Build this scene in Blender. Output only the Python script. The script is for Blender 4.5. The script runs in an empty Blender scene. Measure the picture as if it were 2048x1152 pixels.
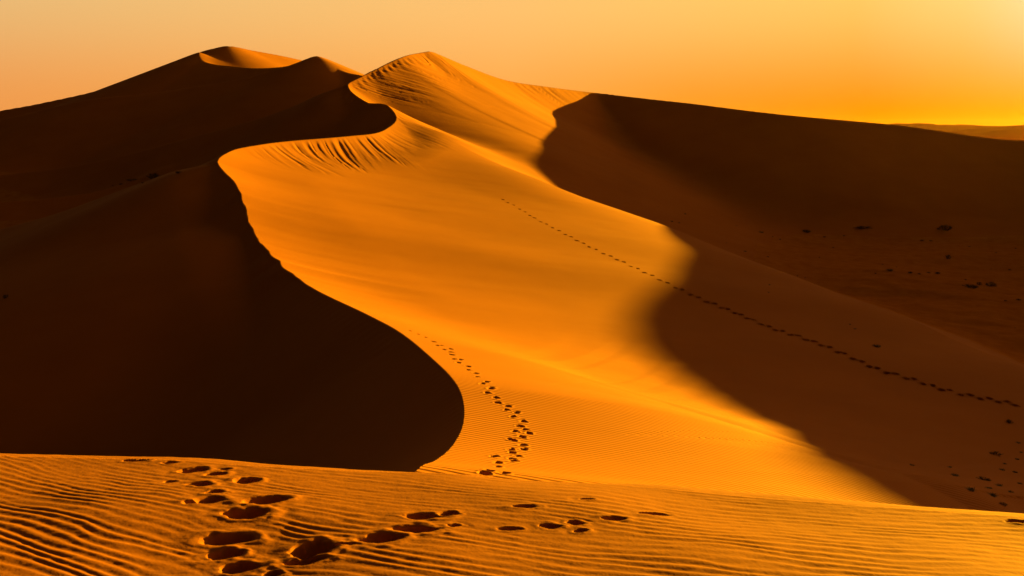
import bpy, math, random, time
import numpy as np
from mathutils import Vector
T0 = time.time()
R = math.radians
scene = bpy.context.scene
COL = scene.collection
random.seed(7)

# ------------------------------------------------------------------ camera
LENS, PITCH = 30.0, R(10.68)
FPX = LENS / 36.0 * 2048.0
SUN_AZ, SUN_EL = R(52.0), R(5.0)          # to the right of the view axis, low over the horizon
cp, sp = math.cos(PITCH), math.sin(PITCH)

def ray(px, py):
    X, Y = (px - 1024.0) / FPX, (576.0 - py) / FPX
    return X, cp + Y * sp, -sp + Y * cp     # world x, y, z (camera at the origin, looking along +y)

def at(px, py, D):
    x, y, z = ray(px, py)
    return (x / y * D, D, z / y * D)

# ------------------------------------------------------------------ noise
def _hash(ix, iy, seed):
    h = (ix.astype(np.int64) * 374761393 + iy.astype(np.int64) * 668265263 + seed * 982451653) & 0x7fffffff
    h = ((h ^ (h >> 13)) * 1274126177) & 0x7fffffff
    return ((h ^ (h >> 16)) & 0xffff).astype(np.float32) / 32767.5 - 1.0

def noise2(x, y, seed=0):
    fx, fy = np.floor(x), np.floor(y)
    tx, ty = (x - fx).astype(np.float32), (y - fy).astype(np.float32)
    ix, iy = fx.astype(np.int64), fy.astype(np.int64)
    u, v = tx * tx * tx * (tx * (tx * 6 - 15) + 10), ty * ty * ty * (ty * (ty * 6 - 15) + 10)
    a, b = _hash(ix, iy, seed), _hash(ix + 1, iy, seed)
    c, d = _hash(ix, iy + 1, seed), _hash(ix + 1, iy + 1, seed)
    return (a + (b - a) * u) * (1 - v) + (c + (d - c) * u) * v

def fbm(x, y, seed=0, octaves=3):
    s, a = 0.0, 1.0
    for o in range(octaves):
        s = s + a * noise2(x, y, seed + o)
        x, y, a = x * 2.03 + 13.7, y * 2.03 + 7.1, a * 0.5
    return s

def sstep(a, b, x):
    t = np.clip((x - a) / (b - a), 0, 1)
    return t * t * (3 - 2 * t)

def smax(a, b, k):
    h = np.maximum(k - np.abs(a - b), 0) / k
    return np.maximum(a, b) + h * h * k * 0.25

# ------------------------------------------------------------------ ridge curves (real 3-D polylines)
def spline(P, step):
    """centripetal-ish Catmull-Rom through rows of P (xyz + extra columns), resampled every step metres"""
    P = np.array(P, float)
    t = np.concatenate([[0], np.cumsum(np.maximum(np.linalg.norm(np.diff(P[:, :2], axis=0), axis=1), 1e-3))])
    m = np.empty_like(P)
    m[1:-1] = (P[2:] - P[:-2]) / (t[2:] - t[:-2])[:, None]
    m[0], m[-1] = (P[1] - P[0]) / (t[1] - t[0]), (P[-1] - P[-2]) / (t[-1] - t[-2])
    n = max(4, int(t[-1] / step))
    s = np.linspace(0, t[-1], n)
    i = np.clip(np.searchsorted(t, s, side='right') - 1, 0, len(t) - 2)
    h = (t[i + 1] - t[i])
    u = ((s - t[i]) / h)[:, None]
    h = h[:, None]
    out = (2 * u**3 - 3 * u**2 + 1) * P[i] + (u**3 - 2 * u**2 + u) * h * m[i] + (-2 * u**3 + 3 * u**2) * P[i + 1] + (u**3 - u**2) * h * m[i + 1]
    for c in range(3, P.shape[1]):
        out[:, c] = np.interp(s, t, P[:, c])
    return out, s

FLOOR = -20.0
HAZE = 1.3e-5
# main crest: px, py, depth, right profile (steep near the crest a, tail b, length L), left slope
CREST = [
    ((-9.0, 2.0, -6.9), .22, .18, 8, .6), ((-5.0, 7.0, -6.6), .22, .18, 8, .6), ((-2.6, 11.5, -6.3), .22, .18, 8, .62),
    (at(830, 942, 14.5), .10, .12, 8, .64), (at(872, 920, 16.3), .10, .12, 8, .64), (at(905, 890, 18.4), .10, .12, 8, .64),
    (at(925, 850, 20.7), .10, .12, 8, .64), (at(926, 805, 23.3), .10, .12, 8, .64), (at(913, 770, 25.5), .10, .12, 8, .64),
    (at(880, 732, 28.6), .17, .16, 9, .64), (at(800, 665, 36), .22, .165, 10, .64), (at(740, 632, 41), .26, .16, 10, .62),
    (at(610, 567, 53), .28, .155, 10, .60), (at(545, 512, 61), .29, .155, 10, .58), (at(503, 455, 69), .30, .16, 10, .56),
    (at(484, 400, 76), .32, .16, 11, .54), (at(473, 368, 81), .36, .16, 12, .52), (at(434, 326, 88), .40, .155, 12, .48),
    (at(442, 313, 91), .42, .15, 12, .45), (at(480, 297, 97), .46, .145, 12, .45), (at(560, 284, 106), .50, .145, 12, .45),
    (at(700, 272, 118), .52, .17, 12, .48), (at(760, 264, 126), .48, .19, 12, .50), (at(790, 243, 136), .44, .22, 14, .50),
    (at(786, 224, 141), .50, .31, 15, .50), (at(770, 208, 145), .52, .32, 15, .56), (at(733, 204, 150), .54, .32, 16, .60),
    (at(693, 170, 159), .58, .33, 18, .62), (at(720, 154, 165), .62, .34, 20, .60), (at(800, 115, 180), .64, .335, 22, .58),
    (at(842, 105.3, 191), .66, .335, 22, .45), (at(862, 103, 195), .66, .335, 22, .45), (at(884, 111.5, 199.5), .64, .335, 23, .44), (at(930, 131, 207), .62, .335, 24, .42), (at(1010, 160, 221), .58, .34, 25, .40),
    (at(1090, 173, 236), .56, .36, 25, .36), (at(1200, 187, 254), .52, .35, 26, .32), (at(1380, 207, 226), .48, .34, 28, .30),
    (at(1560, 229, 202), .46, .32, 28, .28), (at(1800, 251, 198), .44, .30, 28, .26), (at(2048, 281, 192), .42, .30, 26, .26),
    ((124.7, 189.5, -0.6), .42, .30, 26, .55), ((138.7, 184.1, 0.15), .42, .30, 26, .55), ((147.1, 178.6, 1.2), .42, .30, 26, .55), ((152.9, 173.9, 2.2), .42, .30, 26, .55), ((156.8, 170.7, 2.8), .42, .30, 26, .55), ((162, 165.3, 3.3), .42, .30, 26, .55), ((165.3, 161.5, 3.8), .64, .55, 26, .80), ((167.6, 159, 4.5), .64, .55, 26, .80), ((170.4, 156, 5.5), .64, .55, 26, .80), ((172.2, 154.2, 7.6), .64, .55, 26, .80), ((173.8, 152.3, 9.5), .64, .55, 26, .80), ((175.4, 150.4, 10.1), .64, .55, 26, .80), ((192, 128, 11), .42, .30, 26, .55), ((215, 95, 9), .42, .30, 26, .55), ((245, 50, 5), .42, .30, 26, .55),  # unseen ridge right of the view, heights shaped to cast the shadow on the flank
]
C_pts, C_s = spline([list(p) + [a, b, L, l] for p, a, b, L, l in CREST], 0.5)
# thin out samples where they are far away
keep = [0]
for i in range(1, len(C_pts)):
    if C_s[i] - C_s[keep[-1]] > 0.35 + 0.010 * max(0.0, math.hypot(*C_pts[i, :2]) - 20): keep.append(i)
C_pts, C_s = C_pts[keep], C_s[keep]
# a wind-nibbled edge (only as fine as the samples can carry)
tan_ = np.gradient(C_pts[:, :2], C_s, axis=0); tan_ /= np.linalg.norm(tan_, axis=1)[:, None]
near_ = 1 - sstep(70, 95, C_pts[:, 1])
jit = near_ * .13 * sstep(50, 58, C_pts[:, 1]) * (noise2(C_s / 1.5, C_s * 0, 5) + .7 * noise2(C_s / .75, C_s * 0, 6)) + (1 - near_) * .22 * noise2(C_s / 4.5, C_s * 0, 7)
jit *= sstep(18, 50, C_pts[:, 1]) * (1 - sstep(185, 200, C_pts[:, 1])) * (C_pts[:, 0] < -5)
C_pts[:, 0] += -tan_[:, 1] * jit
C_pts[:, 1] += tan_[:, 0] * jit
S_BACK = C_s[np.argmin(np.abs(C_pts[:, 0] - at(790, 243, 136)[0]) + np.abs(C_pts[:, 1] - 138))]
C_f = C_pts.astype(np.float32)
C_t = tan_.astype(np.float32)

def soft(points, side, slope, w, step=1.5):
    """rounded ridge: points (px,py,D) or (x,y,z); side +1 only right of the crest, -1 only left"""
    P = [list(p[0]) if isinstance(p[0], tuple) else list(at(*p)) for p in points]
    q, _ = spline(P, min(step, max(.45, 1.3 * w)))
    return q.astype(np.float32), side, slope, w

RIDGES = {
    # name: (curve, side, slope, rounding width, object)
    'left_spur': soft([(432, 330, 89), (380, 348, 91), (300, 372, 93.5), (150, 421, 96), (0, 461, 98), (-220, 520, 98), (-500, 600, 95)], -1, .42, 2.0),
    'left_toe': soft([(500, 470, 70), (420, 480, 70), (330, 500, 70), (180, 560, 68), (0, 640, 64), (-200, 720, 60)], -1, .30, 5.0),
    'back_left': soft([(688, 172.5, 160), (640, 193, 160), (560, 224, 161), (470, 252, 162), (400, 270, 163), (325, 291, 164), (250, 309, 165), (150, 331, 166), (0, 351, 168), (-250, 380, 168), (-600, 400, 160)], -1, .56, .6),
    'low_left': soft([(330, 350, 150), (250, 372, 146), (180, 386, 143), (90, 398, 140), (0, 406, 138), (-250, 430, 132), (-500, 470, 125)], -1, .50, .5),
    'peak': soft([(770, 168, 233), (745, 157, 236), (722, 150.5, 238), (698, 146, 241), (676, 138.5, 244), (655, 127, 247), (634, 113, 250), (600, 124, 247), (560, 138, 245), (480, 158, 243), (400, 172, 242), (300, 186, 241), (180, 199, 240), (60, 226, 240), (-100, 262, 238), (-400, 300, 230)], -1, .46, .5),
    'peak_back': soft([(626, 116, 250.5), (634, 112.8, 251), (655, 119, 257), (680, 130, 263), (722, 147, 274), (770, 168, 286)], -1, .42, .4),
    'far_crest': soft([(398, 104, 335), (398, 110, 331), (405, 121, 325), (428, 128, 319), (465, 132, 313), (510, 136, 305), (560, 134, 298), (605, 127, 291), (650, 125, 285)], -1, .42, .3),
    'far_top': soft([(-500, 330, 330), (-200, 268, 334), (0, 222, 338), (75, 208, 339), (200, 180, 341), (300, 147, 343), (400, 105, 345), (430, 96, 347), (458, 92, 350), (500, 100, 358), (560, 111, 370), (605, 121, 380), (680, 140, 395), (800, 175, 400)], -1, .42, .5),
}
OBJ_OF = {'left_spur': 0, 'left_toe': 0, 'back_left': 1, 'low_left': 2, 'peak': 3, 'peak_back': 3, 'far_crest': 4, 'far_top': 4}
# object ids: 0 main dune, 1 back dune, 2 low ridge, 3 pointed dune, 4 far dune, 5 valley floor

def ridge_height(x, y, q, slope, w):
    best = np.full(x.shape, -1e9, np.float32)
    for i in range(len(q)):
        d2 = (x - q[i, 0])**2 + (y - q[i, 1])**2
        np.maximum(best, q[i, 2] - slope * (np.sqrt(d2 + w * w) - w), out=best)
    return best

A0, A1 = C_f[:-1], C_f[1:]
SEG_L = np.maximum(np.hypot(A1[:, 0] - A0[:, 0], A1[:, 1] - A0[:, 1]), 1e-4)
SEG_U = (A1[:, :2] - A0[:, :2]) / SEG_L[:, None]
SEG_S = C_s.astype(np.float32)

def seg_dist(x, y, i):
    t = np.clip((x - A0[i, 0]) * SEG_U[i, 0] + (y - A0[i, 1]) * SEG_U[i, 1], 0, SEG_L[i])
    return (x - A0[i, 0] - SEG_U[i, 0] * t)**2 + (y - A0[i, 1] - SEG_U[i, 1] * t)**2, t / SEG_L[i]

def envelope(x, y, dmin, right):
    """softly blended envelope of the slopes that fall away from the crest"""
    ids = [i for i in range(len(A0)) if (not right or C_s[i] >= S_BACK - 1)]
    k = .03 + .06 * np.minimum(dmin, 40)
    def zi(i):
        d2, t = seg_dist(x, y, i)
        d = np.sqrt(d2)
        a, b, L, l = A0[i, 3:7]
        g = b * d + (a - b) * L * (1 - np.exp(-d / L)) if right else l * d * (.82 + .18 * np.exp(-d / 30))
        return A0[i, 2] + (A1[i, 2] - A0[i, 2]) * t - g
    zmax = np.full(x.shape, -1e9, np.float32)
    for i in ids: np.maximum(zmax, zi(i), out=zmax)
    sw = np.zeros_like(zmax); sz = np.zeros_like(zmax)
    for i in ids:
        z = zi(i); w = np.exp((z - zmax) / k)
        sw += w; sz += w * z
    return sz / sw

# the broad sunlit flank of the main dune falls away from its crest towards the right
MC = C_pts[C_s <= S_BACK + 1]
MY = np.linspace(0, 142, 569)
def blur(v, n):
    k = np.hanning(2 * n + 1); k /= k.sum()
    return np.convolve(np.pad(v, n, mode='edge'), k, 'valid')
MRAW = [np.interp(MY, MC[:, 1], MC[:, c]) for c in (0, 2, 3, 4, 5)]
MSM = [blur(v, 28) for v in MRAW]
SPUR_P = [(795, 227, 140), (850, 256, 136), (920, 288, 131.5), (1000, 324, 125.5), (1080, 357, 120), (1160, 388, 115.5), (1250, 422, 113), (1340, 458, 110), (1420, 492, 104), (1520, 532, 96), (1620, 566, 88), (1760, 612, 78), (1950, 690, 66)]
SPUR, _ = spline([list(at(*p)) for p in SPUR_P], 2.0)
BRINK_P = [(846, 664, 34.5), (905, 684, 34.2), (985, 716, 33.8), (1090, 755, 33), (1210, 795, 32), (1340, 835, 30.5), (1500, 888, 28), (1700, 958, 25), (1850, 1010, 22)]
BRINK, _ = spline([list(at(*p)) for p in BRINK_P] + [[17, 12, -12]], 1.0)

def line_dist(x, y, q, val=None):
    """signed distance to an open polyline (positive on its left), and a value carried along it"""
    best = np.full(x.shape, 1e12, np.float32); sg = np.zeros(x.shape, np.float32); vv = np.zeros(x.shape, np.float32)
    for i in range(len(q) - 1):
        ux, uy = q[i + 1, :2] - q[i, :2]; l = math.hypot(ux, uy); ux /= l; uy /= l
        rx, ry = x - q[i, 0], y - q[i, 1]
        t = np.clip(rx * ux + ry * uy, 0, l if i < len(q) - 2 else 1e4)
        d2 = (rx - ux * t)**2 + (ry - uy * t)**2
        m = d2 < best
        best = np.where(m, d2, best); sg = np.where(m, np.sign(ux * ry - uy * rx), sg)
        if val is not None: vv = np.where(m, val[i] + (val[i + 1] - val[i]) * np.clip(t / l, 0, 1), vv)
    return np.sqrt(best) * sg, vv

def flank_base(x, y):
    v0 = [np.interp(y, MY, v) for v in MRAW]; v1 = [np.interp(y, MY, v) for v in MSM]
    d = np.maximum(x - v0[0], 0)
    m = sstep(2, 16, d)
    xc, zc, a, b, L = [p * (1 - m) + q * m for p, q in zip(v0, v1)]
    d = np.maximum(x - xc, 0)
    return zc - (b * d + (a - b) * L * (1 - np.exp(-d / L)))

SPUR_C = SPUR[:, 2] - flank_base(SPUR[:, 0], SPUR[:, 1]) + .25 * 7.0
SPUR_W = 7.0
BRINK_C = np.clip(BRINK[:, 2] - flank_base(BRINK[:, 0], BRINK[:, 1]), -2.5, 0)
SPUR_F = sstep(0, 24, np.concatenate([[0], np.cumsum(np.hypot(np.diff(SPUR[:, 0]), np.diff(SPUR[:, 1])))]))
SPUR_C = SPUR_C * SPUR_F
def main_flank(x, y, dm):
    z0 = z = flank_base(x, y)
    # the spur line; beyond it the sand drops into the hollow of the back dune
    d, c = line_dist(x, y, SPUR, SPUR_F)
    sw = np.full(x.shape, 1e-6, np.float32); sc = np.zeros(x.shape, np.float32)
    sg2 = 2 * (7 + .35 * np.abs(d))**2; dd = d * d
    for i in range(0, len(SPUR), 2):
        wi = np.exp(-((x - SPUR[i, 0])**2 + (y - SPUR[i, 1])**2 - dd) / sg2)
        sw += wi; sc += wi * SPUR_C[i]
    z = z + sc / sw * np.exp(-np.maximum(-d, 0) / 24) 
    z = z - .25 * (d + np.sqrt(d * d + SPUR_W**2)) * np.where(d > 0, np.maximum(c, sstep(0, 6, d)), c)
    ds = d
    # beyond the brink of the saddle it steepens
    db, cb = line_dist(x, y, BRINK, BRINK_C)
    z = z + cb * np.where(db > 0, 1, np.exp(-np.abs(db) / 7)) * (1 - sstep(34, 60, y))
    db = np.maximum(db, 0)
    z = z - 1.5 * (1 - np.exp(-db / 10)) * sstep(0, 3, db) * (1 - sstep(34, 60, y))
    return z0 + (z - z0) * sstep(.3, 10, dm), ds

def terrain(x, y):
    """x, y flat float32 arrays -> z, object id, ripple weight ..."""
    d2min = np.full(x.shape, 1e12, np.float32); side = np.ones(x.shape, np.int8); s = np.zeros(x.shape, np.float32)
    for i in range(len(A0)):
        d2, t = seg_dist(x, y, i)
        m = d2 < d2min
        d2min[m] = d2[m]; s[m] = SEG_S[i] + t[m] * SEG_L[i]
        side[m] = np.where(SEG_U[i, 0] * (y[m] - A0[i, 1]) - SEG_U[i, 1] * (x[m] - A0[i, 0]) > 0, -1, 1)
    dmin = np.sqrt(d2min)
    right = side > 0
    z = np.empty(x.shape, np.float32); oid = np.zeros(x.shape, np.int32)
    lm, rm = ~right, right
    z[lm] = envelope(x[lm], y[lm], dmin[lm], False)
    oid[lm] = np.where(s[lm] < S_BACK, 0, 1)
    if rm.any():
        zb = envelope(x[rm], y[rm], dmin[rm], True)
        zm, ds = main_flank(x[rm], y[rm], dmin[rm])
        oid[rm] = np.where(zb > zm, 1, 0)
        kk = 2.5 * sstep(0, 8, dmin[rm]) + .01
        z[rm] = smax(zb, zm, kk)
    # wind streaks and small avalanche chutes running down from the sharp crest
    band = (sstep(S0 - 4, S0 + 6, s) * (1 - .55 * sstep(S1 - 17, S1 - 5, s)) * (1 - sstep(S1 - 3, S1 + 10, s)) * .9 + sstep(S2 - 4, S2 + 10, s) * (1 - sstep(S3 - 10, S3 + 8, s))
            + sstep(S4 - 12, S4 + 8, s) * (1 - sstep(S5 - 15, S5 + 10, s)))
    wl = 1 + 1.1 * sstep(140, 190, y)
    w_ = (s + np.where(s < S_BACK, .65, .25) * dmin + .15 * noise2(dmin / 6, s / 8, 20)) / wl
    n1 = noise2(w_ / .62, dmin * .10, 21) + .6 * noise2(w_ / .33, dmin * .12, 22) + .5 * noise2(w_ / 2.4, dmin * .05, 27)
    groove = np.maximum(0, .62 - np.abs(noise2(w_ / 1.5, dmin * .02, 24)) * 4.0) * sstep(0, .3, noise2(w_ / 1.7, dmin * .10, 25))
    ln = (9 + 3.5 * noise2(s / 3.0, s * 0, 23)) * (1 + .3 * sstep(130, 190, y))
    chute = np.where(right, band * wl * (np.where(s < S_BACK, .055, .045) * n1 - np.where(s < S_BACK, .22, .11) * groove) * sstep(0, 1.5, dmin) * (1 - sstep(ln * .35, ln * 1.15, dmin)), 0)
    chute += np.where(right & (s > S_BACK), .04 * noise2(s / 3.2 + dmin * .01, dmin * .012, 26) * sstep(2, 8, dmin) * (1 - sstep(30, 60, dmin)), 0)
    for name, (q, sd, slope, w) in RIDGES.items():
        m = (side == sd)
        zr = ridge_height(x[m], y[m], q, slope, w)
        oid[m] = np.where(zr > z[m], OBJ_OF[name], oid[m])
        k = {'left_spur': 2.5, 'left_toe': 3, 'far_crest': 1.0, 'far_top': 1.5, 'peak': 1.0, 'peak_back': .6}.get(name, 3.0)
        z[m] = smax(z[m], zr, k * sstep(0, 6, dmin[m]) + .01)
    fl = FLOOR + .5 * fbm(x / 22, y / 15, 31) + .10 * fbm(x / 4, y / 3, 32) + .02 * np.maximum(0, -x - 30) * (side < 0) + .085 * np.clip(y - 90, 0, 85) * (side < 0) * sstep(0, 30, dmin) * (1 - sstep(-25, 20, x))
    oid = np.where(fl > z, 5, oid)
    z = smax(z, fl, 4.0)
    z = z + 1.5 * np.exp(-(((x - 9) / 20)**2 + ((y - 150) / 15)**2)) * sstep(0, 10, dmin)
    # broad swells and fine unevenness of blown sand
    fade = sstep(0, 8, dmin)
    z = z + fade * (0.02 * fbm((.77 * x - .64 * y) / 50, (.64 * x + .77 * y) / 10, 41) + .014 * fbm((x + .3 * y) / 16, (y - .3 * x) / 2.6, 42)) + chute
    rip = np.where(right, (1 - sstep(70, 98, y)), 0) * (1 - sstep(12, 36, dmin))
    return z.astype(np.float32), oid, rip.astype(np.float32), s, dmin, side

def s_of(px, py, D):
    p = at(px, py, D)
    return C_s[np.argmin((C_pts[:, 0] - p[0])**2 + (C_pts[:, 1] - p[1])**2)]
S0, S1 = s_of(480, 297, 97), s_of(790, 243, 136)
S2, S3 = s_of(693, 170, 156), s_of(900, 118, 201)
S4, S5 = s_of(1010, 160, 221), s_of(1200, 187, 239)

# ------------------------------------------------------------------ materials
def new_mat(name):
    m = bpy.data.materials.new(name); m.use_nodes = True
    nt = m.node_tree; b = nt.nodes['Principled BSDF']
    return m, nt, b

def N(nt, typ, **kw):
    n = nt.nodes.new(typ)
    for k, v in kw.items():
        if k.startswith('i_'): n.inputs[k[2:].replace('_', ' ')].default_value = v
        else: setattr(n, k, v)
    return n

def sand_material(name, c1, c2, ripple=False, grain=.35, scale=1.0, spec=.15):
    m, nt, b = new_mat(name)
    L = nt.links.new
    geo = N(nt, 'ShaderNodeNewGeometry')
    n1 = N(nt, 'ShaderNodeTexNoise', i_Scale=.12 * scale, i_Detail=6.0, i_Roughness=.6)
    n2 = N(nt, 'ShaderNodeTexNoise', i_Scale=55.0, i_Detail=3.0)
    L(geo.outputs['Position'], n1.inputs['Vector']); L(geo.outputs['Position'], n2.inputs['Vector'])
    mx = N(nt, 'ShaderNodeMix', data_type='RGBA')
    mx.inputs['A'].default_value = (*c1, 1); mx.inputs['B'].default_value = (*c2, 1)
    ad = N(nt, 'ShaderNodeMath', operation='MULTIPLY_ADD'); ad.inputs[1].default_value = .35
    L(n2.outputs['Fac'], ad.inputs[0]); L(n1.outputs['Fac'], ad.inputs[2])
    mr = N(nt, 'ShaderNodeMapRange'); mr.inputs['From Min'].default_value = .45; mr.inputs['From Max'].default_value = .9
    L(ad.outputs[0], mr.inputs['Value']); L(mr.outputs[0], mx.inputs['Factor'])
    L(mx.outputs['Result'], b.inputs['Base Color'])
    b.inputs['Roughness'].default_value = .9
    b.inputs['Specular IOR Level'].default_value = spec
    bump = N(nt, 'ShaderNodeBump', i_Strength=grain, i_Distance=.006)
    n3 = N(nt, 'ShaderNodeTexNoise', i_Scale=38.0, i_Detail=4.0)
    L(geo.outputs['Position'], n3.inputs['Vector']); L(n3.outputs['Fac'], bump.inputs['Height'])
    last = bump
    if ripple:
        at_ = N(nt, 'ShaderNodeAttribute', attribute_name='ripple')
        mp = N(nt, 'ShaderNodeMapping'); mp.inputs['Rotation'].default_value = (0, 0, R(16))
        L(geo.outputs['Position'], mp.inputs['Vector'])
        wv = N(nt, 'ShaderNodeTexWave', wave_type='BANDS', bands_direction='Y', wave_profile='SIN')
        wv.inputs['Scale'].default_value = 1.55; wv.inputs['Distortion'].default_value = 2.2
        wv.inputs['Detail'].default_value = 2.0; wv.inputs['Detail Scale'].default_value = .55
        L(mp.outputs[0], wv.inputs['Vector'])
        ml = N(nt, 'ShaderNodeMath', operation='MULTIPLY'); L(wv.outputs['Fac'], ml.inputs[0]); L(at_.outputs['Fac'], ml.inputs[1])
        b2 = N(nt, 'ShaderNodeBump', i_Strength=.7, i_Distance=.022)
        L(ml.outputs[0], b2.inputs['Height']); L(bump.outputs['Normal'], b2.inputs['Normal'])
        last = b2
    L(last.outputs['Normal'], b.inputs['Normal'])
    return m

SAND = sand_material('wind_blown_sand', (.30, .112, .004), (.355, .136, .006), ripple=True)
SAND_NEAR = sand_material('rippled_sand', (.240, .088, .006), (.305, .114, .010), scale=8.0)
SAND_FLOOR = sand_material('pale_gravelly_sand', (.32, .138, .020), (.42, .195, .040), ripple=True, scale=6.0, spec=0)
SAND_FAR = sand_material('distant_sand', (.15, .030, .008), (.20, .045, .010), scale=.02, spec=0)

# ------------------------------------------------------------------ mesh helper
def mesh_object(name, co, quads, mat, attrs=None, smooth=True):
    """compact the vertices used by quads and link ONE mesh object"""
    used, inv = np.unique(quads.ravel(), return_inverse=True)
    me = bpy.data.meshes.new(name)
    n, f = len(used), len(quads)
    me.vertices.add(n); me.vertices.foreach_set('co', np.ascontiguousarray(co[used], np.float32).ravel())
    me.loops.add(f * 4); me.loops.foreach_set('vertex_index', inv.astype(np.int32).ravel())
    me.polygons.add(f); me.polygons.foreach_set('loop_start', np.arange(0, f * 4, 4, dtype=np.int32))
    me.polygons.foreach_set('use_smooth', np.ones(f, bool) if smooth else np.zeros(f, bool))
    me.update(calc_edges=True)
    for k, v in (attrs or {}).items():
        a = me.attributes.new(k, 'FLOAT', 'POINT'); a.data.foreach_set('value', np.ascontiguousarray(v[used], np.float32))
    me.materials.append(mat)
    o = bpy.data.objects.new(name, me); COL.objects.link(o)
    return o

def tag(o, label, cat, group=None, kind=None):
    o['label'] = label; o['category'] = cat
    if group: o['group'] = group
    if kind: o['kind'] = kind
    return o

def grid_quads(ni, nj):
    """ni rows (radius) x nj columns (azimuth); faces wound upwards"""
    i, j = np.meshgrid(np.arange(ni - 1), np.arange(nj - 1), indexing='ij')
    a = (i * nj + j).ravel()
    return np.stack([a, a + 1, a + nj + 1, a + nj], 1)[:, ::-1]

# ------------------------------------------------------------------ dunes and valley
fine = np.linspace(R(-33), R(33.5), NAZ if 'NAZ' in globals() else 1300)
AZ = np.concatenate([np.linspace(R(-65), R(-33), 140)[:-1], fine, np.linspace(R(33.5), R(80), 170)[1:]])
RR = np.exp(np.concatenate([np.linspace(math.log(9.0), math.log(78.0), 480)[:-1], np.linspace(math.log(78.0), math.log(205.0), 600)[:-1], np.linspace(math.log(205.0), math.log(460.0), 190)]))
NI, NJ = len(RR), len(AZ)
gr = np.repeat(RR[:, None], NJ, 1)
gx = (gr * np.sin(AZ)[None]).astype(np.float32); gy = (gr * np.cos(AZ)[None]).astype(np.float32)
Z = np.empty((NI, NJ), np.float32); ID = np.empty((NI, NJ), np.int32); RIP = np.empty((NI, NJ), np.float32); SD = np.empty((NI, NJ), np.float32); SS = np.empty((NI, NJ), np.float32)
CH = 60
for r0 in range(0, NI, CH):
    sl = slice(r0, min(NI, r0 + CH))
    z, oid, rip, s_, dm_, sd_ = terrain(gx[sl].ravel(), gy[sl].ravel())
    shp = gx[sl].shape
    Z[sl] = z.reshape(shp); ID[sl] = oid.reshape(shp); RIP[sl] = rip.reshape(shp); SD[sl] = (dm_ * sd_).reshape(shp); SS[sl] = s_.reshape(shp)
# let the mesh run exactly along the sharp crest
ci, cj = np.nonzero((SD[:-1] * SD[1:] < 0) & (np.abs(SD[:-1]) < 1.5) & (np.abs(SD[1:]) < 1.5))
t_ = np.abs(SD[ci, cj]) / (np.abs(SD[ci, cj]) + np.abs(SD[ci + 1, cj]))
rc = gr[ci, cj] + t_ * (gr[ci + 1, cj] - gr[ci, cj])
ti = np.where(t_ < .5, ci, ci + 1)
gx[ti, cj] = rc * np.sin(AZ[cj]); gy[ti, cj] = rc * np.cos(AZ[cj])
Z[ti, cj] = np.interp(SS[ti, cj], C_s, C_pts[:, 2])
print('terrain', round(time.time() - T0, 1), 's', len(C_f), 'crest samples')


def first_hit(px, py, R_, AZ_, GX, GY, ZZ):
    """where the line of sight through a point of the view first meets a polar height grid"""
    x, y, z = ray(px, py); az = math.atan2(x, y); te = z / math.hypot(x, y)
    f = np.interp(az, AZ_, np.arange(len(AZ_))); j = int(f); t = f - j
    zc = ZZ[:, j] * (1 - t) + ZZ[:, min(j + 1, len(AZ_) - 1)] * t
    el = zc / R_
    i = int(np.argmax(el >= te))
    if i == 0: return None
    u = (te - el[i - 1]) / (el[i] - el[i - 1])
    r = R_[i - 1] + u * (R_[i] - R_[i - 1])
    return np.array([r * math.sin(az), r * math.cos(az), te * r])

class Print:
    """a pit pressed into the sand: radii along x/y of its own frame, depth, heading"""
    def __init__(self, c, ru, rv, ang, depth, seed, rim=.15):
        self.c, self.ru, self.rv, self.a, self.depth, self.seed, self.rim = c, ru, rv, ang, depth, seed, rim
        self.R = 1.9 * max(ru, rv)
    def q(self, x, y):
        dx, dy = x - self.c[0], y - self.c[1]
        u = (dx * math.cos(self.a) + dy * math.sin(self.a)) / self.ru; v = (-dx * math.sin(self.a) + dy * math.cos(self.a)) / self.rv
        w = 1 + .20 * noise2(x / (self.ru * .8) + self.seed * 3.1, y / (self.rv * .8), 71) + .08 * noise2(x / (self.ru * .3) + self.seed * 1.7, y / (self.rv * .3), 72) + .10 * np.cos(np.arctan2(v, u) * 2 + self.seed)
        return (np.abs(u)**1.5 + np.abs(v)**1.5)**(1 / 1.5) / w
    def dz(self, x, y):
        q = self.q(x, y)
        pit = 1 - sstep(.45, 1.0, q)
        side = .5 + .5 * np.clip(((x - self.c[0]) * math.sin(SUN_AZ) + (y - self.c[1]) * math.cos(SUN_AZ)) / max(self.ru, self.rv), -1, 1)
        rim = np.exp(-((q - 1.25) / .32)**2) * (.35 + .65 * side)
        return self.depth * (self.rim * rim - pit), q

ORD = ['first', 'second', 'third', 'fourth', 'fifth', 'sixth', 'seventh', 'eighth', 'ninth', 'tenth', 'eleventh', 'twelfth', 'thirteenth', 'fourteenth', 'fifteenth', 'sixteenth', 'seventeenth', 'eighteenth', 'nineteenth']
TENS = {20: 'twent', 30: 'thirt', 40: 'fort', 50: 'fift', 60: 'sixt', 70: 'sevent'}
def ordinal(n):
    if n < 20: return ORD[n - 1]
    t = TENS[n // 10 * 10]
    return t + 'ieth' if n % 10 == 0 else t + 'y-' + ORD[n % 10 - 1]

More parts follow.
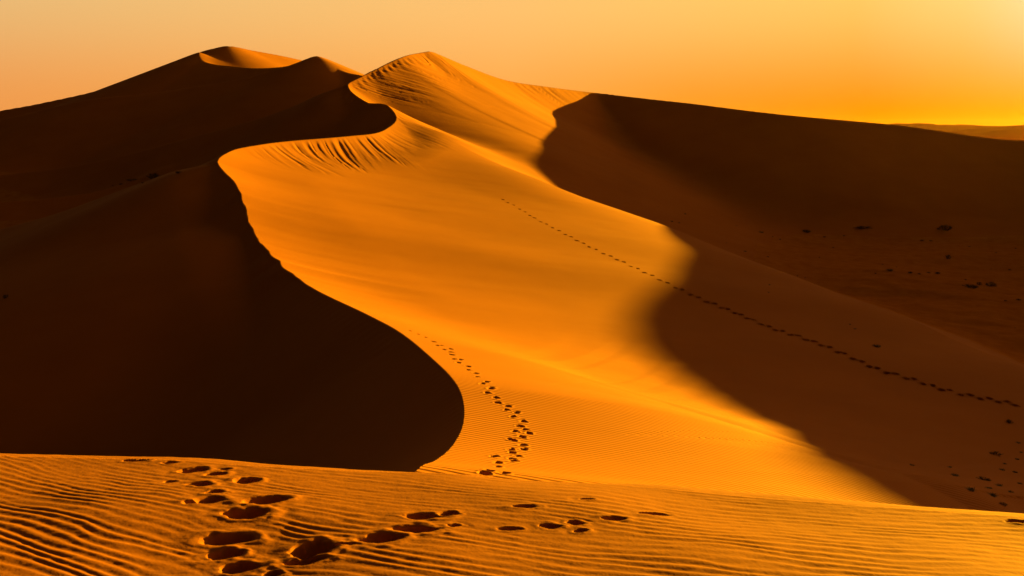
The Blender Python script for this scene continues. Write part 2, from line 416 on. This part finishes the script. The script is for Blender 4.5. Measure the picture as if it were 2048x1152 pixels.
# the trail up the saddle, listed from its near end
TRAIL = [(890, 996, 50), (770, 999, 75), (795, 983, 40), (848, 962, 52), (850, 937, 62), (832, 901, 42), (940, 928, 48), (930, 915, 36), (967, 899, 48), (930, 880, 36), (922, 862, 36), (1003, 860, 42), (994, 836, 44), (940, 810, 28), (922, 803, 42), (988, 788, 48), (1031, 768, 42), (946, 757, 46), (1003, 747, 22), (978, 727, 44), (1000, 700, 40), (935, 672, 48), (960, 648, 36), (897, 633, 36), (907, 612, 48), (850, 592, 30), (840, 563, 40), (790, 535, 44), (810, 508, 48), (760, 482, 28), (788, 471, 36), (728, 443, 36), (723, 422, 36), (682, 403, 34), (678, 383, 38), (622, 361, 36), (635, 343, 30), (595, 340, 26), (583, 315, 38), (580, 300, 34), (578, 283, 30), (540, 285, 24), (525, 262, 28), (500, 262, 22), (478, 240, 36), (432, 215, 22), (390, 197, 18), (345, 178, 14)]
TRAIL = [(700 + x * .3473, 600 + y * .3473, w * .3473) for x, y, w in TRAIL]
# the long trail that crosses the lit face and runs down into the shade, from its upper end
LONG = [(1000, 397), (1030, 412), (1070, 437), (1130, 468), (1185, 497), (1230, 517), (1290, 545), (1345, 572), (1400, 598), (1455, 620), (1510, 643), (1545, 658), (1600, 675), (1650, 693), (1700, 714), (1735, 731), (1765, 743), (1800, 753), (1830, 761), (1860, 772), (1905, 785), (1945, 794), (1980, 800), (2040, 811)]
prints = []           # (Print, label, group)
rng = random.Random(5)
for k, (px, py, w_) in enumerate(TRAIL):
    h = first_hit(px, py, RR, AZ, gx, gy, Z)
    if h is None: continue
    rw = w_ / 2 * h[1] / FPX * 1.05
    prints.append((Print(h, max(rw, .10), max(rw, .10) * rng.uniform(1.1, 1.5), rng.uniform(-.3, .3), .11, k), 'dark footprint on the rippled saddle trail, %s from its near end' % ordinal(k + 1), 'footprints of the trail up the saddle'))
lx, ly = np.array(LONG, float).T
ll = np.concatenate([[0], np.cumsum(np.hypot(np.diff(lx), np.diff(ly)))])
pos, k = 6.0, 0
while pos < ll[-1]:
    f = pos / ll[-1]
    px, py = np.interp(pos, ll, lx), np.interp(pos, ll, ly)
    off = (1 if k % 2 else -1) * (.6 + 1.6 * f)
    h = first_hit(px, py + off, RR, AZ, gx, gy, Z)
    if h is not None:
        wpx = 7 + 8 * min(1, f * 1.7)
        rw = wpx / 2 * h[1] / FPX
        lit = px < 1360
        prints.append((Print(h, rw * rng.uniform(.8, 1.1), rw * rng.uniform(.8, 1.1), -.5, .13 if lit else .48, 100 + k, rim=.15), 'small footprint of the long trail across the %s, %s from its upper end' % ('sunlit face' if lit else 'shaded slope', ordinal(k + 1)), 'footprints of the long trail across the dune face'))
        k += 1
    pos += (13 + 7 * f) * rng.uniform(.8, 1.2)

# refine the cells under each print (radially) and press the pits in
NR = 6
refine = np.zeros((NI - 1, NJ - 1), bool)
for P, *_ in prints:
    d2 = (gx - P.c[0])**2 + (gy - P.c[1])**2
    ii, jj = np.nonzero(d2 < (P.R + .1)**2)
    refine[max(ii.min() - 1, 0):ii.max() + 1, max(jj.min() - 1, 0):jj.max() + 1] = True
ri, rj = np.nonzero(refine)
base_n = NI * NJ
key = lambda fr, c: fr.astype(np.int64) * NJ + c          # fr = fine row index (row * NR + sub)
sub = np.arange(NR)
r0 = (ri[:, None] * NR + sub[None]).ravel(); c0 = np.repeat(rj, NR)
FQ = np.stack([key(r0, c0), key(r0 + 1, c0), key(r0 + 1, c0 + 1), key(r0, c0 + 1)], 1)
uk, inv = np.unique(FQ.ravel(), return_inverse=True)
fr, cc = uk // NJ, uk % NJ
i0 = np.minimum(fr // NR, NI - 2); tt = (fr - i0 * NR) / NR
def lerp_rows(A): return A[i0, cc] * (1 - tt) + A[i0 + 1, cc] * tt
vx, vy, vz, vr = (lerp_rows(A).astype(np.float64) for A in (gx, gy, Z, RIP))
pidq = np.full(len(uk), 9.0); pid = np.full(len(uk), -1)
for n, (P, *_) in enumerate(prints):
    m = np.nonzero((vx - P.c[0])**2 + (vy - P.c[1])**2 < P.R**2)[0]
    dz_, q_ = P.dz(vx[m], vy[m])
    fade_ = 1 - sstep(.75, 1.0, np.hypot(vx[m] - P.c[0], vy[m] - P.c[1]) / P.R)
    vz[m] += dz_ * fade_
    vr[m] *= sstep(.9, 1.5, q_)
    b = q_ < pidq[m]; pidq[m[b]] = q_[b]; pid[m[b]] = n
fine_q = inv.reshape(-1, 4) + base_n
qf = pidq[inv.reshape(-1, 4)].mean(1); pf = np.where(qf < 1.04, pid[inv.reshape(-1, 4)[:, 0]], -1)
# weld refined cells to the coarse grid
weld = np.where(fr % NR == 0, (fr // NR) * NJ + cc, np.arange(len(uk)) + base_n)
co = np.concatenate([np.stack([gx, gy, Z], -1).reshape(-1, 3), np.stack([vx, vy, vz], 1)])
wm = weld < base_n
co[weld[wm]] = np.stack([vx, vy, vz], 1)[wm]
RIPV = np.concatenate([RIP.ravel(), vr])
RIPV[weld[wm]] = vr[wm]
fine_q = weld[inv.reshape(-1, 4)][:, ::-1]
cq = grid_quads(NI, NJ)[~refine.ravel()]
# winding of the refined cells must match the coarse ones
def up(q): 
    a, b, c = co[q[0, 0]], co[q[0, 1]], co[q[0, 2]]
    return np.cross(b - a, c - b)[2]
if up(cq) < 0: cq = cq[:, ::-1]
if up(fine_q) < 0: fine_q = fine_q[:, ::-1]
cell_id = ID[:-1, :-1]
fid_c = cell_id.ravel()[~refine.ravel()]
fid_f = np.where(pf >= 0, 100 + pf, np.repeat(cell_id[ri, rj], NR))
quads = np.concatenate([cq, fine_q]); fid = np.concatenate([fid_c, fid_f])
LABELS = {
    0: ('main_dune', 'large orange dune with a winding sharp crest and broad sunlit face in the middle', 'dune'),
    1: ('back_dune', 'tall dune with a rounded summit and a hollow half in shadow, behind the middle dune', 'dune'),
    2: ('low_ridge', 'low shadowed sand ridge in the dark valley on the left', 'ridge'),
    3: ('pointed_dune', 'shadowed dune with a small pointed peak between two higher summits', 'dune'),
    4: ('far_dune', 'farthest high dune on the left skyline with a small sunlit hollow at its top', 'dune'),
    5: ('valley_floor', 'flat shaded valley floor dotted with shrubs between the dunes', 'valley floor'),
}
for k, (nm, lab, cat) in LABELS.items():
    sel = fid == k
    if sel.any():
        tag(mesh_object(nm, co, quads[sel], SAND_FLOOR if k == 5 else SAND, {'ripple': RIPV}), lab, cat, kind='structure')
order = np.argsort(fid, kind='stable'); sf = fid[order]
for n, (P, lab, grp) in enumerate(prints):
    a_, b_ = np.searchsorted(sf, 100 + n), np.searchsorted(sf, 101 + n)
    if b_ > a_:
        tag(mesh_object('footprint', co, quads[order[a_:b_]], SAND, {'ripple': RIPV}), lab, 'footprint', grp)

# ------------------------------------------------------------------ foreground dune with wind ripples
def fore_height(x, y, calm=0.0):
    ybr = 6.95 - .24 * x - .012 * x * x + .10 * noise2(x / 1.7, x * 0, 51)   # the brink where it drops away
    z = -1.76 - .165 * y + .05 * fbm(x / 2.2, y / 2.0, 52, 2)
    over = y - ybr
    z = z - .55 * np.where(over > -0.4, (np.sqrt((over)**2 + .09) + over) * .5, 0) + 0
    # ripples
    p = y + .38 * x - .035 * x * x + .030 * fbm(x / 1.1 + y, y / .7, 54, 2)
    ph = p / .098 + .50 * noise2(x / .8 + y / 2, p / .40, 55) + .28 * noise2(x / .33, p / .17, 60)
    f = ph - np.floor(ph)
    prof = np.where(f < .62, f / .62, (1 - f) / .38)
    prof = prof * prof * (3 - 2 * prof)
    amp = .0060 * (.30 + .70 * sstep(-.7, .6, fbm(x / .55 + y, p / .26, 56, 2))) * (1 - .65 * sstep(-2.0, -.3, over))
    amp = amp * (1 - calm)
    z = z + amp * (prof - .5) + calm * .006 * fbm(x / .16, y / .13, 58, 2) + .0014 * fbm(x / .12, y / .06, 57, 2)
    return z, over


FAZ = np.linspace(R(-44), R(44), 1500); FR = np.exp(np.linspace(math.log(2.6), math.log(13.0), 900))
NF, MF = len(FR), len(FAZ)
fx = (FR[:, None] * np.sin(FAZ)[None]); fy = (FR[:, None] * np.cos(FAZ)[None])
FZ0 = fore_height(fx.ravel(), fy.ravel(), 1.0)[0].reshape(NF, MF)
NEAR = [  # px, py, width, height, tilt, label
    (385, 941, 55, 12, 0, 'wide dark footprint just below the far edge, between two smaller ones'),
    (430, 949.5, 46, 10, 0, 'small footprint right below the wide print near the far edge'),
    (492, 962, 52, 14, 0, 'round footprint standing alone right of the left-hand track near its top'),
    (400, 969, 56, 11, 0, 'flat oval footprint on the left-hand track, left of the round print'),
    (430, 983.5, 48, 9, 0, 'thin footprint squeezed between two larger ones on the left-hand track'),
    (418, 999, 76, 15, -.2, 'long tilted footprint on the left-hand track with faint scuffs to its left'),
    (528, 1002, 86, 20, 0, 'large footprint with a pointed right tail, upper right of the left-hand track'),
    (490, 1025, 92, 23, 0, 'large eye-shaped footprint in the middle of the left-hand track'),
    (271, 921, 46, 5, 0, 'flat footprint farthest to the left on the far edge'),
    (338, 926, 36, 5, 0, 'thin footprint on the far edge above the wide print'),
    (340, 963, 36, 5, 0, 'faint sliver of a footprint left of the left-hand track'),
    (451, 937.5, 28, 4, 0, 'tiny footprint right of the wide print near the far edge'),
    (380, 1004, 40, 8, 0, 'shallow scuffed footprint at the left of the long tilted print'),
    (453, 1079, 115, 24, -.15, 'big shaded footprint at the lower left where the two tracks meet'),
    (447, 1110, 70, 22, .3, 'half-filled footprint between two big prints at the lower left'),
    (480, 1134, 96, 26, 0, 'dark footprint lowest on the left, cut close to the bottom edge'),
    (547, 1147, 50, 13, 0, 'small footprint at the very bottom edge of the view'),
    (621, 1099, 106, 33, -.1, 'largest and deepest footprint, stacked over a flatter one'),
    (609, 1123, 98, 17, .05, 'flat footprint directly below the largest one'),
    (689, 1089, 44, 7, 0, 'slim scuff mark between the largest print and the next one rightward'),
    (755, 1077, 100, 26, .05, 'wide black footprint second from the start of the right-hand track'),
    (833, 1058, 104, 20, -.1, 'long footprint third along the right-hand track with a small one behind'),
    (843, 1034, 100, 15, -.15, 'tapering footprint above the long one on the right-hand track'),
    (897, 1029, 50, 10, 0, 'small oval footprint at the right tip of the tapering one'),
    (908, 1050, 36, 9, -.2, 'faint shallow footprint right of the long one'),
    (1020, 1057, 60, 6, -.1, 'shallow scuff leading to the prints right of centre'),
    (1050, 1014, 55, 9, 0, 'single flat footprint away from the tracks above the centre'),
    (1175, 998, 34, 5, 0, 'tiny single footprint highest on the right, near the far edge'),
    (1097, 1052, 55, 12, -.05, 'dark footprint first of the three clustered right of centre'),
    (1151, 1046, 46, 10, -.1, 'upper footprint of the three clustered right of centre'),
    (1160, 1062, 40, 9, 0, 'lower right footprint of the three clustered right of centre'),
    (1226, 1036, 62, 10, -.1, 'long slim footprint next to last on the right-hand track'),
    (1308, 1027, 62, 6, 0, 'faint flat footprint at the far end of the right-hand track'),
    (2034, 1043, 36, 7, 0, 'small footprint by itself at the right border of the view'),
    (1812, 1003, 30, 4, 0, 'tiny dent right at the far edge above the shaded valley'),
]
fore_prints = []
for k, (px, py, w_, h_, tl, lab) in enumerate(NEAR):
    hp = first_hit(px, py, FR, FAZ, fx, fy, FZ0)
    if hp is None: continue
    dist = math.hypot(hp[0], hp[1])
    graze = max(.10, (-hp[2] / dist - .165) * .95)
    ru = w_ / 2 * dist / FPX * 1.02; rv = min(h_ / 2 * dist / FPX / graze * .9, ru * 1.35)
    rv = max(rv, ru * .42)
    fore_prints.append((Print(hp, ru, rv, tl, .60 * min(ru, rv) * (.55 if 'faint' in lab or 'shallow' in lab or 'scuff' in lab else 1.0) + .012, 200 + k, rim=.13), lab))
calm = np.zeros((NF, MF))
for P, _ in fore_prints:
    d = np.hypot((fx - P.c[0]) / (P.ru * 2.2), (fy - P.c[1]) / (P.rv * 2.0))
    calm = np.maximum(calm, 1 - sstep(.45, 1.25, d + .25 * noise2(fx / .2, fy / .2, 59)))
FZ, over = fore_height(fx.ravel(), fy.ravel(), .85 * calm.ravel())
FZ = FZ.reshape(NF, MF); fq_best = np.full((NF, MF), 9.0); fq_id = np.full((NF, MF), -1)
for n, (P, _) in enumerate(fore_prints):
    ii, jj = np.nonzero((fx - P.c[0])**2 + (fy - P.c[1])**2 < P.R**2)
    dz_, q_ = P.dz(fx[ii, jj], fy[ii, jj])
    fade_ = 1 - sstep(.75, 1.0, np.hypot(fx[ii, jj] - P.c[0], fy[ii, jj] - P.c[1]) / P.R)
    FZ[ii, jj] += dz_ * fade_
    b = q_ < fq_best[ii, jj]; fq_best[ii[b], jj[b]] = q_[b]; fq_id[ii[b], jj[b]] = n
fco = np.stack([fx.ravel(), fy.ravel(), FZ.ravel()], -1)
fq = grid_quads(NF, MF)
pq = np.where((fq_best[:-1, :-1] < 1.0), fq_id[:-1, :-1], -1).ravel()
tag(mesh_object('foreground_dune', fco, fq[pq < 0], SAND_NEAR), 'rippled sand crest with deep footprints along the bottom of the view', 'dune', kind='structure')
for n, (P, lab) in enumerate(fore_prints):
    sel = pq == n
    if sel.any(): tag(mesh_object('footprint', fco, fq[sel], SAND_NEAR), lab, 'footprint', 'footprints in the rippled sand in front')

# ------------------------------------------------------------------ shrubs and tufts in the valleys
def plant_mat(name, c1, c2):
    m, nt, b = new_mat(name)
    n = N(nt, 'ShaderNodeTexNoise', i_Scale=6.0); mx = N(nt, 'ShaderNodeMix', data_type='RGBA')
    mx.inputs['A'].default_value = (*c1, 1); mx.inputs['B'].default_value = (*c2, 1)
    nt.links.new(n.outputs['Fac'], mx.inputs['Factor']); nt.links.new(mx.outputs['Result'], b.inputs['Base Color'])
    b.inputs['Roughness'].default_value = .8
    return m
LEAF = plant_mat('dry_foliage', (.030, .028, .012), (.055, .048, .018))
TWIG = plant_mat('dry_twigs', (.035, .022, .012), (.06, .04, .02))

def poly_mesh(name, V, F, mat):
    me = bpy.data.meshes.new(name); me.from_pydata(V, [], F); me.materials.append(mat); me.update()
    return me
def tube(V, F, a, b, r0, r1, n=5):
    a, b = Vector(a), Vector(b); d = (b - a).normalized(); s_ = d.orthogonal(); t_ = d.cross(s_); k = len(V)
    for p, r in ((a, r0), (b, r1)):
        for i in range(n):
            w = 2 * math.pi * i / n; V.append(tuple(p + s_ * math.cos(w) * r + t_ * math.sin(w) * r))
    for i in range(n): F.append((k + i, k + (i + 1) % n, k + n + (i + 1) % n, k + n + i))
def shrub_meshes(seed, n_stem=26, leaves=1100, wide=1.0, tall=1.0):
    r = random.Random(seed); V, F, LV, LF = [], [], [], []
    tips = []
    for i in range(n_stem):
        az = r.uniform(0, 6.283); f = math.sqrt(r.uniform(.02, 1)); out = f * .95 * wide; h = r.uniform(.55, 1.0) * tall * .8 * math.sqrt(max(.05, 1.02 - f * f))
        p0 = Vector((math.cos(az) * out * .35, math.sin(az) * out * .35, -.12)); p1 = Vector((math.cos(az) * out * .75, math.sin(az) * out * .75, h * .6)); p2 = Vector((math.cos(az) * out, math.sin(az) * out, h))
        tube(V, F, p0, p1, .030, .018); tube(V, F, p1, p2, .018, .005)
        for _ in range(3):
            q = p1.lerp(p2, r.uniform(.1, .9)); e = q + Vector((r.uniform(-.28, .28) * wide, r.uniform(-.28, .28) * wide, r.uniform(.02, .25) * tall))
            tube(V, F, q, e, .010, .003, 4); tips.append((q, e))
        tips.append((p1, p2)); tips.append((p0, p1))
    for i in range(leaves):
        a, b = r.choice(tips); p = a.lerp(b, r.uniform(.15, 1.1)) + Vector((r.gauss(0, .045), r.gauss(0, .045), r.gauss(0, .04)))
        d = Vector((r.gauss(0, 1), r.gauss(0, 1), r.gauss(.4, .8))).normalized(); l = r.uniform(.05, .13); w = d.orthogonal().normalized() * l * .22
        k = len(LV); LV += [tuple(p - w), tuple(p + w), tuple(p + d * l)]; LF.append((k, k + 1, k + 2))
    return poly_mesh('shrub_stems', V, F, TWIG), poly_mesh('shrub_foliage', LV, LF, LEAF)
def tuft_mesh(seed, n=80, wide=.24, tall=.20):
    r = random.Random(seed); V, F = [], []
    for i in range(n):
        az = r.uniform(0, 6.283); o = Vector((math.cos(az), math.sin(az), 0)); s_ = Vector((-math.sin(az), math.cos(az), 0))
        p0 = Vector((r.gauss(0, .10), r.gauss(0, .07), 0)) + Vector((0, 0, -.04)); l = r.uniform(.5, 1.0); p1 = p0 + o * wide * .45 * l + Vector((0, 0, tall * .8 * l)); p2 = p0 + o * wide * l + Vector((0, 0, tall * l * r.uniform(.5, 1)))
        w = r.uniform(.010, .018); k = len(V)
        V += [tuple(p0 - s_ * w), tuple(p0 + s_ * w), tuple(p1 + s_ * w * .8), tuple(p1 - s_ * w * .8), tuple(p2)]
        F += [(k, k + 1, k + 2, k + 3), (k + 3, k + 2, k + 4)]
    return poly_mesh('tuft_blades', V, F, LEAF)
SHRUBS = [shrub_meshes(11), shrub_meshes(12, wide=1.25, tall=.62), shrub_meshes(13, n_stem=18, leaves=800, wide=.8, tall=1.15)]
TUFTS = [tuft_mesh(s_) for s_ in (21, 22, 23)] + [tuft_mesh(24, 90, .45, .22)]
def ground(px, py): return first_hit(px, py, RR, AZ, gx, gy, Z)
def shrub(px, py, wpx, kind, label, group, flat=1.0):
    h = ground(px, py)
    if h is None: return
    e = bpy.data.objects.new('desert_shrub', None); COL.objects.link(e)
    sc = wpx / 2 * h[1] / FPX / (.8, 1.0, .65)[kind]
    e.location = (h[0], h[1], h[2] - .02); e.scale = (sc, sc, sc * flat); e.rotation_euler = (0, 0, rng.uniform(0, 6.28))
    tag(e, label, 'shrub', group)
    for nm, me in zip(('stems', 'foliage'), SHRUBS[kind]):
        o = bpy.data.objects.new(nm, me); COL.objects.link(o); o.parent = e
def tuft(px, py, wpx, label, group):
    h = ground(px, py)
    if h is None: return
    k = rng.randrange(4)
    o = bpy.data.objects.new('grass_tuft', TUFTS[k]); COL.objects.link(o)
    sc = 1.2 * max(.35, wpx / 2 * h[1] / FPX / (.55 if k == 3 else .36))
    o.location = (h[0], h[1], h[2]); o.scale = (sc, sc, sc * rng.uniform(.7, 1.1)); o.rotation_euler = (0, 0, rng.uniform(0, 6.28))
    tag(o, label, 'grass tuft', group)
GR = 'shrubs on the shaded valley floor'
shrub(1940, 575, 26, 1, 'broad low shrub on the valley floor, left one of a close group of three', GR)
shrub(1958, 570, 11, 2, 'small narrow shrub in the middle of a close group of three', GR)
shrub(1982, 572, 20, 0, 'bushy taller shrub, right one of a close group of three on the valley floor', GR)
shrub(1612, 464, 20, 1, 'dark low shrub at the foot of the shaded back dune, left of the others there', GR)
shrub(1889, 460, 24, 0, 'faint rounded shrub growing on the shaded foot of the back dune', GR)
shrub(1727, 456, 34, 1, 'flat spreading shrub on the lower slope of the shaded back dune', GR, .5)
shrub(1895, 517, 13, 2, 'leaning shrub on the valley floor above the group of three', GR)
shrub(2018, 845, 15, 0, 'small shrub at the right border below the end of the long footprint trail', GR)
shrub(1992, 909, 26, 1, 'dark bushy shrub in the lower right valley with bare sand around it', GR)
shrub(1967, 960, 25, 1, 'low shrub in the lower right valley, below the dark bushy one', GR)
shrub(2005, 1010, 16, 0, 'half-hidden shrub just behind the edge of the front dune at lower right', GR)
GL = 'shrubs in the dark left valley'
shrub(307, 356, 22, 0, 'rounded shrub in the dark left valley behind the dune shoulder', GL)
shrub(357, 346, 15, 1, 'small shrub peeping over the dune shoulder near the tip of the crest', GL)
shrub(266, 361, 26, 1, 'low spreading shrub left of the rounded one in the dark left valley', GL, .6)
shrub(12, 596, 12, 2, 'lone small shrub on the shaded slope at the left border', GL)
T1 = [(1648, 474, 8), (1688, 472, 10), (1560, 479, 8), (1473, 452, 6), (1522, 465, 12), (1490, 503, 9), (1536, 514, 7), (1667, 495, 6), (1639, 515, 4), (1452, 486, 4), (1545, 474, 5), (1343, 443, 8), (1358, 446, 7), (1315, 414, 4), (1370, 428, 8)]
T2 = [(1845, 481, 12), (1992, 506, 8), (1939, 493, 10), (1780, 541, 22), (1820, 546, 14), (1839, 548, 10), (1876, 547, 14), (1857, 546, 12), (1751, 547, 6), (1931, 560, 7), (1982, 538, 6), (2019, 540, 8), (1765, 529, 5), (1793, 534, 6), (2031, 497, 8), (1862, 482, 9)]
T3 = [(1595, 552, 5), (1610, 556, 5), (1539, 570, 5), (1537, 585, 4), (1700, 649, 6), (1710, 658, 4), (1753, 693, 20)]
T4 = [(2011, 602, 10), (2038, 600, 12), (2030, 656, 5), (1910, 952, 20), (1941, 981, 8), (1978, 977, 10), (1998, 972, 8), (2009, 928, 9), (2034, 919, 8), (2036, 886, 14), (1824, 931, 6), (2003, 940, 16), (2030, 945, 10), (2040, 968, 9), (1985, 992, 8), (2022, 985, 8), (2042, 905, 8), (1900, 935, 6)]
for L_, lab, g in ((T1, 'tiny dark grass tuft among those left of the low shrub below the back dune', 'tufts at the left foot of the back dune'),
                   (T2, 'small dark grass tuft on the flat floor around the group of three shrubs', 'tufts around the three shrubs'),
                   (T3, 'tiny tuft on the shaded spur between the long footprint trail and the valley', 'tufts on the shaded spur'),
                   (T4, 'small tuft near the right border among the lower right shrubs', 'tufts in the lower right valley')):
    for t_ in L_: tuft(*t_, lab, g)
for t_ in ((242, 369, 12), (286, 366, 10), (225, 371, 8)): tuft(*t_, 'dark tuft beside the spreading shrub in the left valley', 'tufts in the left valley')
print('objects', round(time.time() - T0, 1), 's')

# ------------------------------------------------------------------ far desert
DAZ = np.linspace(R(-80), R(85), 700); DR = np.exp(np.linspace(math.log(440), math.log(5200), 420))
dx = (DR[:, None] * np.sin(DAZ)[None]); dy = (DR[:, None] * np.cos(DAZ)[None])
rr = np.broadcast_to(DR[:, None], dx.shape)
nn = .5 + .5 * fbm(dx / 700, dy / 420, 61, 3)
dz = -24 + 27 * np.clip(nn, 0, 1.15) * sstep(600, 2600, rr) + 7 * fbm(dx / 150, dy / 120, 66, 2) * sstep(460, 1100, rr)
dz = dz * (1 - sstep(4300, 5100, rr)) - 26 * sstep(4300, 5100, rr)
dco = np.stack([dx.ravel(), dy.ravel(), dz.ravel()], -1)
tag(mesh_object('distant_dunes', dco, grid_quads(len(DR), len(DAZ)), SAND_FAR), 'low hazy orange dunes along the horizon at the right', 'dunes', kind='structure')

# ------------------------------------------------------------------ camera, sun, sky
cam = bpy.data.cameras.new('camera'); cam.lens = LENS; cam.sensor_width = 36; cam.clip_end = 30000; cam.clip_start = .05
cam.dof.use_dof = True; cam.dof.focus_distance = 30; cam.dof.aperture_fstop = 5.6
co_ = bpy.data.objects.new('camera', cam); COL.objects.link(co_)
co_.location = (0, 0, 0); co_.rotation_euler = (math.pi / 2 - PITCH, 0, 0)
scene.camera = co_
sd = Vector((math.sin(SUN_AZ) * math.cos(SUN_EL), math.cos(SUN_AZ) * math.cos(SUN_EL), math.sin(SUN_EL)))
sun = bpy.data.lights.new('sun', 'SUN'); sun.energy = 5.0; sun.angle = R(.4); sun.color = (1, .505, .015)
so = bpy.data.objects.new('sun', sun); COL.objects.link(so); so.rotation_euler = (-sd).to_track_quat('-Z', 'Y').to_euler()

w = bpy.data.worlds.new('World'); scene.world = w; w.use_nodes = True
nt = w.node_tree; L = nt.links.new
bg = nt.nodes['Background']
sky = N(nt, 'ShaderNodeTexSky', sky_type='NISHITA', sun_disc=False, sun_elevation=SUN_EL, sun_rotation=SUN_AZ, altitude=200, air_density=1.0, dust_density=5.0, ozone_density=1.0)
EXPO = 2.5
tc = N(nt, 'ShaderNodeTexCoord')
dot = N(nt, 'ShaderNodeVectorMath', operation='DOT_PRODUCT'); L(tc.outputs['Generated'], dot.inputs[0]); dot.inputs[1].default_value = sd
mr = N(nt, 'ShaderNodeMapRange'); L(dot.outputs['Value'], mr.inputs['Value']); mr.inputs['From Min'].default_value = -1; mr.inputs['From Max'].default_value = 1
def ramp(stops):
    r = N(nt, 'ShaderNodeValToRGB'); e = r.color_ramp.elements
    e[0].position, e[0].color = (stops[0][0] + 1) / 2, (*stops[0][1], 1)
    e[1].position, e[1].color = (stops[-1][0] + 1) / 2, (*stops[-1][1], 1)
    for c, col in stops[1:-1]:
        n = e.new((c + 1) / 2); n.color = (*col, 1)
    L(mr.outputs[0], r.inputs['Fac'])
    return r
low = ramp([(-1, (.10, .034, .010)), (-.45, (.11, .036, .010)), (-.08, (.24, .08, .02)), (.122, (.87, .33, .075)), (.616, (1.0, .385, .06)), (.76, (1.0, .32, .016)), (.87, (1.0, .295, .0)), (.934, (1.0, .40, .004)), (.975, (1.0, .6, .10)), (1, (1.0, .9, .4))])
high = ramp([(-1, (.07, .030, .012)), (-.45, (.09, .04, .015)), (-.08, (.22, .11, .04)), (.122, (.81, .50, .19)), (.616, (1.0, .545, .16)), (.86, (1.0, .60, .13)), (.91, (1.0, .70, .21)), (.94, (1.0, .84, .40)), (1, (1.0, .9, .5))])
sep = N(nt, 'ShaderNodeSeparateXYZ'); L(tc.outputs['Generated'], sep.inputs[0])
el = N(nt, 'ShaderNodeMapRange', interpolation_type='SMOOTHSTEP'); L(sep.outputs['Z'], el.inputs['Value']); el.inputs['From Min'].default_value = .008; el.inputs['From Max'].default_value = .15
mixe = N(nt, 'ShaderNodeMix', data_type='RGBA'); L(el.outputs[0], mixe.inputs['Factor']); L(low.outputs[0], mixe.inputs['A']); L(high.outputs[0], mixe.inputs['B'])
gain = N(nt, 'ShaderNodeMix', data_type='RGBA', blend_type='MULTIPLY'); gain.inputs['Factor'].default_value = 1
L(mixe.outputs['Result'], gain.inputs['A']); gain.inputs['B'].default_value = (10 / 2**EXPO,) * 3 + (1,)
# overhead: the Nishita dome through warm dust
warm = N(nt, 'ShaderNodeMix', data_type='RGBA', blend_type='MULTIPLY'); warm.inputs['Factor'].default_value = 1
L(sky.outputs[0], warm.inputs['A']); warm.inputs['B'].default_value = (.165, .062, .010, 1)
sunward = N(nt, 'ShaderNodeMapRange'); L(dot.outputs['Value'], sunward.inputs['Value'])
for k_, v_ in (('From Min', -.7), ('From Max', .95), ('To Min', .12), ('To Max', 2.1)): sunward.inputs[k_].default_value = v_
dome = N(nt, 'ShaderNodeVectorMath', operation='SCALE'); L(warm.outputs['Result'], dome.inputs[0]); L(sunward.outputs[0], dome.inputs['Scale'])
up = N(nt, 'ShaderNodeMapRange', interpolation_type='SMOOTHSTEP'); L(sep.outputs['Z'], up.inputs['Value']); up.inputs['From Min'].default_value = .13; up.inputs['From Max'].default_value = .30
fin = N(nt, 'ShaderNodeMix', data_type='RGBA'); L(up.outputs[0], fin.inputs['Factor']); L(gain.outputs['Result'], fin.inputs['A']); L(dome.outputs[0], fin.inputs['B'])
L(fin.outputs['Result'], bg.inputs['Color']); bg.inputs['Strength'].default_value = .1

# ------------------------------------------------------------------ warm dusty air
hm = bpy.data.materials.new('dusty_air'); hm.use_nodes = True
hn = hm.node_tree; hn.nodes.remove(hn.nodes['Principled BSDF'])
pv = N(hn, 'ShaderNodeVolumePrincipled'); pv.inputs['Color'].default_value = (.95, .52, .30, 1); pv.inputs['Density'].default_value = HAZE; pv.inputs['Anisotropy'].default_value = .6
hn.links.new(pv.outputs[0], hn.nodes['Material Output'].inputs['Volume'])
def haze_box(lo, hi):
    v = np.array([[x, y, z] for x in (lo[0], hi[0]) for y in (lo[1], hi[1]) for z in (lo[2], hi[2])], np.float32)
    q = np.array([[0, 1, 3, 2], [4, 6, 7, 5], [0, 4, 5, 1], [2, 3, 7, 6], [0, 2, 6, 4], [1, 5, 7, 3]])
    return mesh_object('haze', v, q, hm, smooth=False)
if HAZE: tag(haze_box((-5300, -300, -40), (5300, 5300, 45)), 'warm dusty air that softens the farthest dunes', 'haze', kind='stuff')

vs = scene.view_settings
scene.display_settings.display_device = 'sRGB'
vs.view_transform = 'Standard'; vs.look = 'None'; vs.exposure = EXPO; vs.gamma = 1
print('script', round(time.time() - T0, 1), 's')
